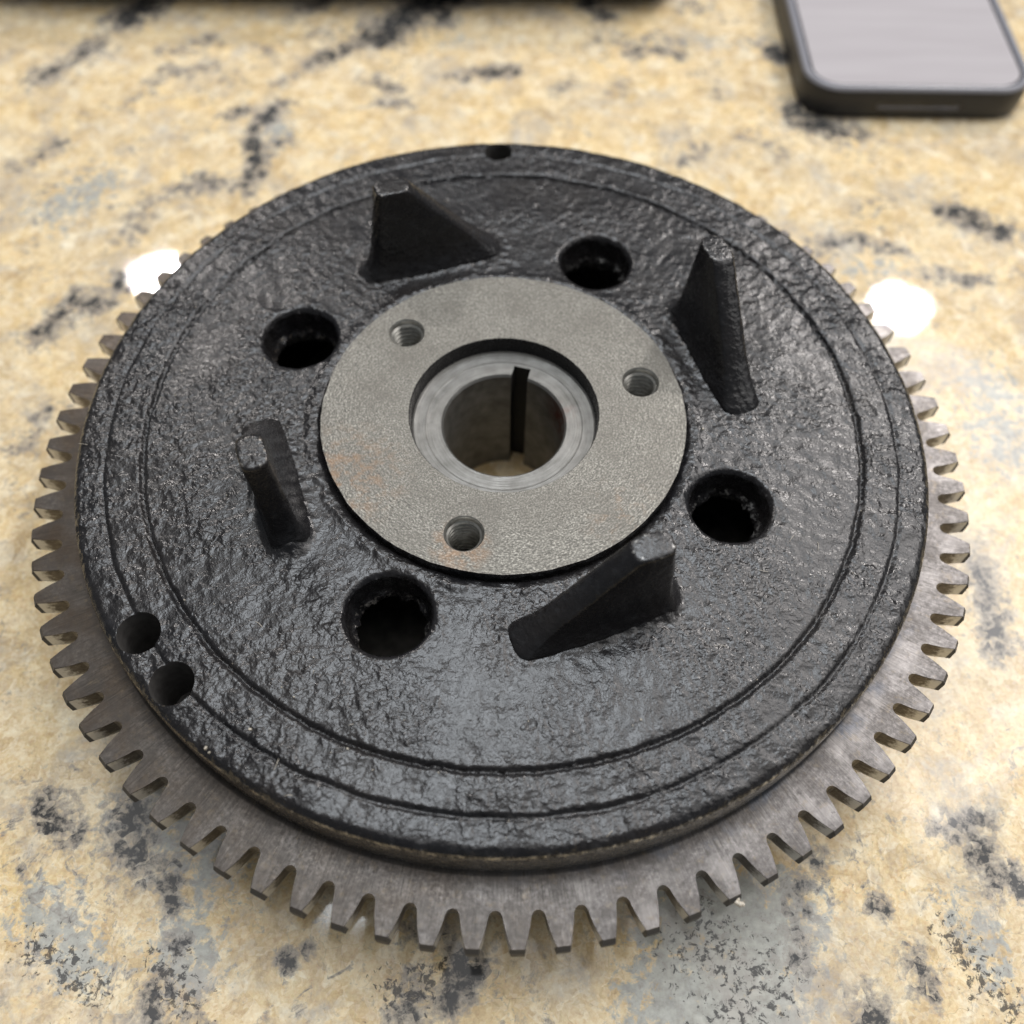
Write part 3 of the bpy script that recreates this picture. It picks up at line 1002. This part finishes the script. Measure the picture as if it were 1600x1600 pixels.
# tapped holes: a real helical thread
pitch = 1.4
NA, NZ = 48, 110
tb = MB()
rings = [circle(0, 0, R_CS, NA, 0.0), circle(0, 0, 3.92, NA, -0.35), circle(0, 0, 3.78, NA, -0.75)]
tb.loft(rings, 0, flip=True)
rings = []
for i in range(NZ):
    z_ = -0.75 - 13.0*i/(NZ - 1)
    ring = []
    for j in range(NA):
        a = 2*math.pi*j/NA
        ph = (z_/pitch + j/NA) % 1.0
        tri = 1 - abs(2*ph - 1)
        tri = min(1.0, max(0.0, (tri - 0.1)/0.8))
        blend = min(1.0, i/5)
        r_ = 3.78*(1 - blend) + (3.2 + 0.75*tri)*blend
        ring.append((r_*math.cos(a), r_*math.sin(a), z_))
    rings.append(ring)
tb.loft(rings, 0, flip=True)
tb.loft([circle(0, 0, 3.4, NA, -13.75), circle(0, 0, 3.4, NA, -18), circle(0, 0, 0.2, NA, -19.5)], 1, flip=True, cap1=True)
first = None
for k, (cx, cy) in enumerate(THREADS):
    if first is None:
        o = first = tb.build('tapped_hole', [mat_simple('thread_steel', (0.36, 0.35, 0.32), 0.28, 0.75, 0.8, 0.1, 0.25), BORE], hub_o)
    else:
        o = first.copy()
        C.objects.link(o)
        o.parent = hub_o
    o.location = Vector((cx, cy, DECK + ZH))*MM

# ring gear and its 82 teeth
N_T = 82
Z_G = DECK - 13.1
T_G = 6.0
R_ROOT, R_TIP = 99.7, 106.17
SEG = 8
ring = MB()
ns = N_T*SEG
A0 = math.radians(232.255)
ring.loft([circle(0, 0, r_, ns, z_, A0) for r_, z_ in ((93.0, Z_G + 0.9), (93.3, Z_G + 0.4), (93.7, Z_G + 0.08), (94.2, Z_G), (96.5, Z_G), (R_ROOT, Z_G))], 0, flip=True)
ring.loft([circle(0, 0, r_, ns, z_, A0) for r_, z_ in ((R_ROOT, Z_G), (R_ROOT, Z_G - T_G))], 1, flip=True)
ring.loft([circle(0, 0, r_, ns, z_, A0) for r_, z_ in ((R_ROOT, Z_G - T_G), (88.9, Z_G - T_G))], 1, flip=True)
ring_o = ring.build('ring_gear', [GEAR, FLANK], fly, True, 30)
ring_o['label'] = 'bare steel toothed ring gear with brown film on its left side'

pa = 2*math.pi/N_T
HB = pa/2*0.5*2 - 0.30/R_ROOT      # half angle of the tooth at its root


def tooth_profile(tip, wt, grow=0.0):
    """half profile as (radius, half width), root to tip"""
    hw_root = HB*R_ROOT
    pts = [(R_ROOT, hw_root), (R_ROOT + 0.12, hw_root - 0.36), (R_ROOT + 0.42, hw_root - 0.66), (R_ROOT + 0.95, hw_root - 0.92)]
    w_a = hw_root - 0.92
    w_t = wt
    n = 6
    r_a = R_ROOT + 0.95
    for i in range(1, n + 1):
        t = i/n
        w = w_a + (w_t - w_a)*t + 0.16*math.sin(math.pi*t)
        pts.append((r_a + (tip - r_a)*t, w))
    return [(r_, max(0.2, w - grow*(1 if i > 0 else 0))) for i, (r_, w) in enumerate(pts)]


def tooth_ring(prof, z):
    left = [(math.sqrt(max(0, r_*r_ - w*w)) if r_ < R_ROOT + 0.01 else r_, w, z) for r_, w in prof]
    # root points sit on the ring's own outline
    base = []
    nb = 5
    for i in range(nb + 1):
        a = -HB + 2*HB*i/nb
        base.append((R_ROOT*math.cos(a), R_ROOT*math.sin(a), z))
    up_side = [(x, w, z) for x, w, _ in left[1:]]
    dn_side = [(x, -w, z) for x, w, _ in left[1:]][::-1]
    return base + up_side + dn_side


def make_tooth(seed):
    rs = random.Random(seed)
    tb_ = MB()
    j = lambda a: rs.uniform(-a, a)
    wt = 1.22 + j(0.06)
    lay = [tooth_ring(tooth_profile(R_TIP - 0.16 + j(0.07), wt - 0.08 + j(0.05)), Z_G - 0.0),
           tooth_ring(tooth_profile(R_TIP - 0.06, wt), Z_G - 0.10),
           tooth_ring(tooth_profile(R_TIP + 0.62 + j(0.10), wt - 0.04), Z_G - 1.2),
           tooth_ring(tooth_profile(R_TIP + 0.66, wt - 0.04), Z_G - T_G + 1.5 + j(0.2)),
           tooth_ring(tooth_profile(R_TIP + 0.1 + j(0.1), wt - 0.30, 0.32), Z_G - T_G)]
    # cap the top as a strip so the bare face shares the ring's material
    tb_.loft(lay[:2], 0, flip=True)
    tb_.loft(lay[1:], 1, flip=True, cap1=True)
    tb_.add(lay[0], [tuple(range(len(lay[0])))], 0)
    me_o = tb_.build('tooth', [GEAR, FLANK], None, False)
    return me_o


protos = [make_tooth(s) for s in range(6)]
seq = random.Random(5)
for i in range(N_T):
    src = protos[i % 6] if i < 6 else None
    if src is None:
        src = protos[seq.randrange(6)].copy()
        C.objects.link(src)
    src.parent = ring_o
    src.rotation_euler = (0, 0, A0 + pa*i)

# ------------------------------------------------------------------ lint on the flywheel
lint = MB()
rs = random.Random(21)


def fleck(x, y, z, s, h=0.25):
    n = rs.randint(4, 6)
    a0 = rs.uniform(0, 6)
    el = rs.uniform(0.35, 1.0)
    th = rs.uniform(0, 3.14)
    ring0, ring1 = [], []
    for i in range(n):
        a = a0 + 2*math.pi*i/n
        r_ = s*rs.uniform(0.6, 1.0)
        px, py = r_*math.cos(a), r_*math.sin(a)*el
        px, py = px*math.cos(th) - py*math.sin(th), px*math.sin(th) + py*math.cos(th)
        ring0.append((x + px, y + py, z - 0.1))
        ring1.append((x + px*0.7, y + py*0.7, z + h*rs.uniform(0.6, 1.2)))
    lint.loft([ring0, ring1], 0, cap1=True)


def fibre(x, y, z, ln, ang):
    n = 6
    r_ = 0.05
    bend = rs.uniform(-0.7, 0.7)
    rings = []
    px, py = x, y
    for i in range(n):
        a = ang + bend*i/n
        px += ln/n*math.cos(a)
        py += ln/n*math.sin(a)
        zz_ = z + 0.12 + 0.25*math.sin(math.pi*i/(n - 1))
        rings.append([(px - math.sin(a)*r_*c_, py + math.cos(a)*r_*c_, zz_ + r_*s_) for c_, s_ in ((1, 0), (0, 1), (-1, 0), (0, -1))])
    lint.loft(rings, 0)


for _ in range(170):
    a = rs.uniform(0, 2*math.pi)
    r_ = math.sqrt(rs.uniform(42**2, 92**2))
    x, y = r_*math.cos(a), r_*math.sin(a)
    if any(math.hypot(x - vx, y - vy) < 10 for vx, vy in VENTS) or any(math.hypot(x - d[0], y - d[1]) < 5 for d in DRILLS):
        continue
    z = DECK + float(deck(x, y))
    if rs.random() < 0.78:
        fleck(x, y, z, rs.choice((0.08, 0.1, 0.12, 0.16, 0.22)))
    else:
        fibre(x, y, z, rs.uniform(0.8, 2.6), rs.uniform(0, 6.28))
for x, y, s in [(-45.8, -70.9, 0.5), (-53.5, -74.2, 0.6), (-52.7, -75.0, 0.4), (-38.5, -64.8, 0.25), (-27.8, -74.3, 0.35), (-11.2, -78.5, 0.4), (-22.9, -78.1, 0.3), (1.4, -86.8, 0.3), (-46.8, -77.3, 0.2), (-41.1, -62.9, 0.25), (43.8, -2.9, 0.4), (76.2, -14.3, 0.3), (48.6, -45.1, 0.25), (48.1, -60.8, 0.25), (25.7, -68.6, 0.3), (-56.4, -46.0, 0.25), (-62.4, -45.1, 0.3), (-0.5, -63.9, 0.2), (76.0, 17.6, 0.3), (-57.8, -21.1, 0.3)]:
    fleck(x, y, DECK + float(deck(x, y)), s, 0.45)
LINT = mat_simple('pale_lint', (0.55, 0.5, 0.42), 0.8)
lint_o = lint.build('lint_specks', [LINT], None, False)
tag(lint_o, 'tiny pale lint specks and fibres scattered over the black casting', 'lint', kind='stuff')

tuft = MB()
for i in range(9):
    cx, cy, cz = 43.9 + rs.uniform(-1.0, 0.7), -98.0 + rs.uniform(-0.5, 0.9), Z_G - 1.6 + rs.uniform(-0.5, 0.8)
    s = rs.uniform(0.25, 0.55)
    rings = []
    for j in range(5):
        ph = -math.pi/2 + math.pi*(j + 0.5)/5
        rings.append([(cx + s*math.cos(ph)*math.cos(a)*rs.uniform(0.7, 1.2), cy + s*math.cos(ph)*math.sin(a)*rs.uniform(0.7, 1.2), cz + s*math.sin(ph)) for a in np.linspace(0, 2*math.pi, 8, endpoint=False)])
    tuft.loft(rings, 0, cap0=True, cap1=True)
tuft_o = tuft.build('lint_tuft', [LINT], None)
tag(tuft_o, 'pale lint tuft clinging to a tooth tip at the front right', 'lint')

# ------------------------------------------------------------------ phone
phone = empty('phone', (138.5, 155, 0))
tag(phone, 'phone in dark case with pale screen lying on the counter', 'phone')
PX0, PX1, PY0, PY1 = -39.0, 39.0, -0.5, 153.0      # relative to the Empty


def rrect(x0, x1, y0, y1, r_, z, n=10):
    pts = []
    for cx, cy, a0 in ((x1 - r_, y1 - r_, 0), (x0 + r_, y1 - r_, 90), (x0 + r_, y0 + r_, 180), (x1 - r_, y0 + r_, 270)):
        for i in range(n + 1):
            a = math.radians(a0 + 90*i/n)
            pts.append((cx + r_*math.cos(a), cy + r_*math.sin(a), z))
    return pts


def inset(d, z, r0=12.5):
    return rrect(PX0 + d, PX1 - d, PY0 + d, PY1 - d, r0 - d, z)


CASE = mat_simple('dark_phone_case', (0.018, 0.018, 0.019), 0.42, 0, 1.5, 0.1)
LIP = mat_simple('grey_case_lip', (0.24, 0.24, 0.265), 0.25, 0, 1.5, 0.05, 0.1)
BEZEL = mat_simple('black_glass_border', (0.02, 0.02, 0.022), 0.08, 0, 1.0, 0.0)
cb = MB()
cb.loft([inset(1.6, 0.05), inset(0.6, 0.6), inset(0.1, 2.0), inset(0.0, 5.0), inset(0.1, 8.6), inset(0.5, 10.0)], 0, cap0=True)
case_o = cb.build('case', [CASE], phone)
lb = MB()
lb.loft([inset(0.5, 10.0), inset(0.75, 10.7), inset(1.15, 11.15), inset(1.7, 11.35), inset(2.4, 11.25), inset(2.9, 10.9), inset(3.1, 10.4)], 0)
lb.build('lip', [LIP], case_o)
sb = MB()
sb.loft([inset(3.0, 10.35), inset(3.9, 10.55)], 0)
sb.build('bezel', [BEZEL], phone)
q = NT('pale_screen')
s_ = q.t.nodes.new('ShaderNodeSeparateXYZ')
q.t.links.new(q.pos, s_.inputs[0])
band = q.noise(1.0, 2, 0.5, 0.0, q.combine(q.math('MULTIPLY', s_.outputs[0], 0.02), q.math('MULTIPLY', s_.outputs[1], 0.16), 0.0))
q.set(Base_Color=(0.02, 0.02, 0.022, 1), Roughness=0.06, Emission_Color=q.ramp(band, [(0.35, (0.54, 0.50, 0.515)), (0.65, (0.58, 0.54, 0.555))]), Emission_Strength=0.86)  # even pale emission with faint banding
sc = MB()
sc.add(inset(3.9, 10.555), [tuple(range(44))], 0)
sc.build('screen', [q.mat], phone, False)
# charging cut-out in the lower edge of the case
pb = MB()


def slot(x0, x1, z0, z1, y, n=8):
    r_ = (z1 - z0)/2
    pts = []
    for cx, a0 in ((x1 - r_, -90), (x0 + r_, 90)):
        for i in range(n + 1):
            a = math.radians(a0 + 180*i/n)
            pts.append((cx + r_*math.cos(a), y, (z0 + z1)/2 + r_*math.sin(a)))
    return pts


pb.loft([slot(-15.5, 15.5, 3.0, 7.2, PY0 - 0.02), slot(-15.2, 15.2, 3.2, 7.0, PY0 + 0.25)], 0, flip=True)
pb.loft([slot(-15.2, 15.2, 3.2, 7.0, PY0 - 0.05), slot(-15.1, 15.1, 3.3, 6.9, PY0 - 0.06)], 0, flip=True, cap1=True)
port = pb.build('charging_cutout', [BEZEL], phone, False)
pm = MB()
pm.loft([slot(-14.0, 14.0, 3.9, 5.0, PY0 - 0.07), slot(-13.8, 13.8, 4.0, 4.9, PY0 - 0.22)], 0, flip=True, cap1=True)
pm.build('metal_edge', [mat_simple('grey_metal', (0.10, 0.105, 0.13), 0.35, 0.6)], port, False)

# ------------------------------------------------------------------ dark object at the back
db = MB()
DARK = mat_simple('plain_dark_brown', (0.022, 0.014, 0.010), 0.55, 0, 0.35, 0.5, 0.35)
xs = np.linspace(-230, 64, 50)
rings = []
for i, x in enumerate(xs):
    e = min(1.0, (xs[-1] - x)/14.0, (x - xs[0])/14.0)
    e = math.sqrt(max(0.0, 1 - (1 - e)**2))
    y0 = 213.5 + 1.6*float(vnoise(x, 0, 22, 130)) + 0.8*float(vnoise(x, 3, 8, 131)) - (4.0 if -160 < x < -132 else 0)*0.6 + (1 - e)*16
    hgt = (34 + 4*float(vnoise(x, 9, 40, 132)))*e + 1.0
    dep = 70*e + 2
    sec = []
    for j in range(20):
        a = 2*math.pi*j/20
        ca, sa = math.cos(a), math.sin(a)
        sec.append((x, y0 + dep/2 - math.copysign(abs(ca)**0.6, ca)*dep/2, 0.4 + hgt/2 + math.copysign(abs(sa)**0.6, sa)*hgt/2))
    rings.append(sec)
db.loft(rings, 0, cap0=True, cap1=True)
dark_o = db.build('dark_object', [DARK], None)
tag(dark_o, 'dark object at the top edge, its blurred lower edge shading the granite', 'case')
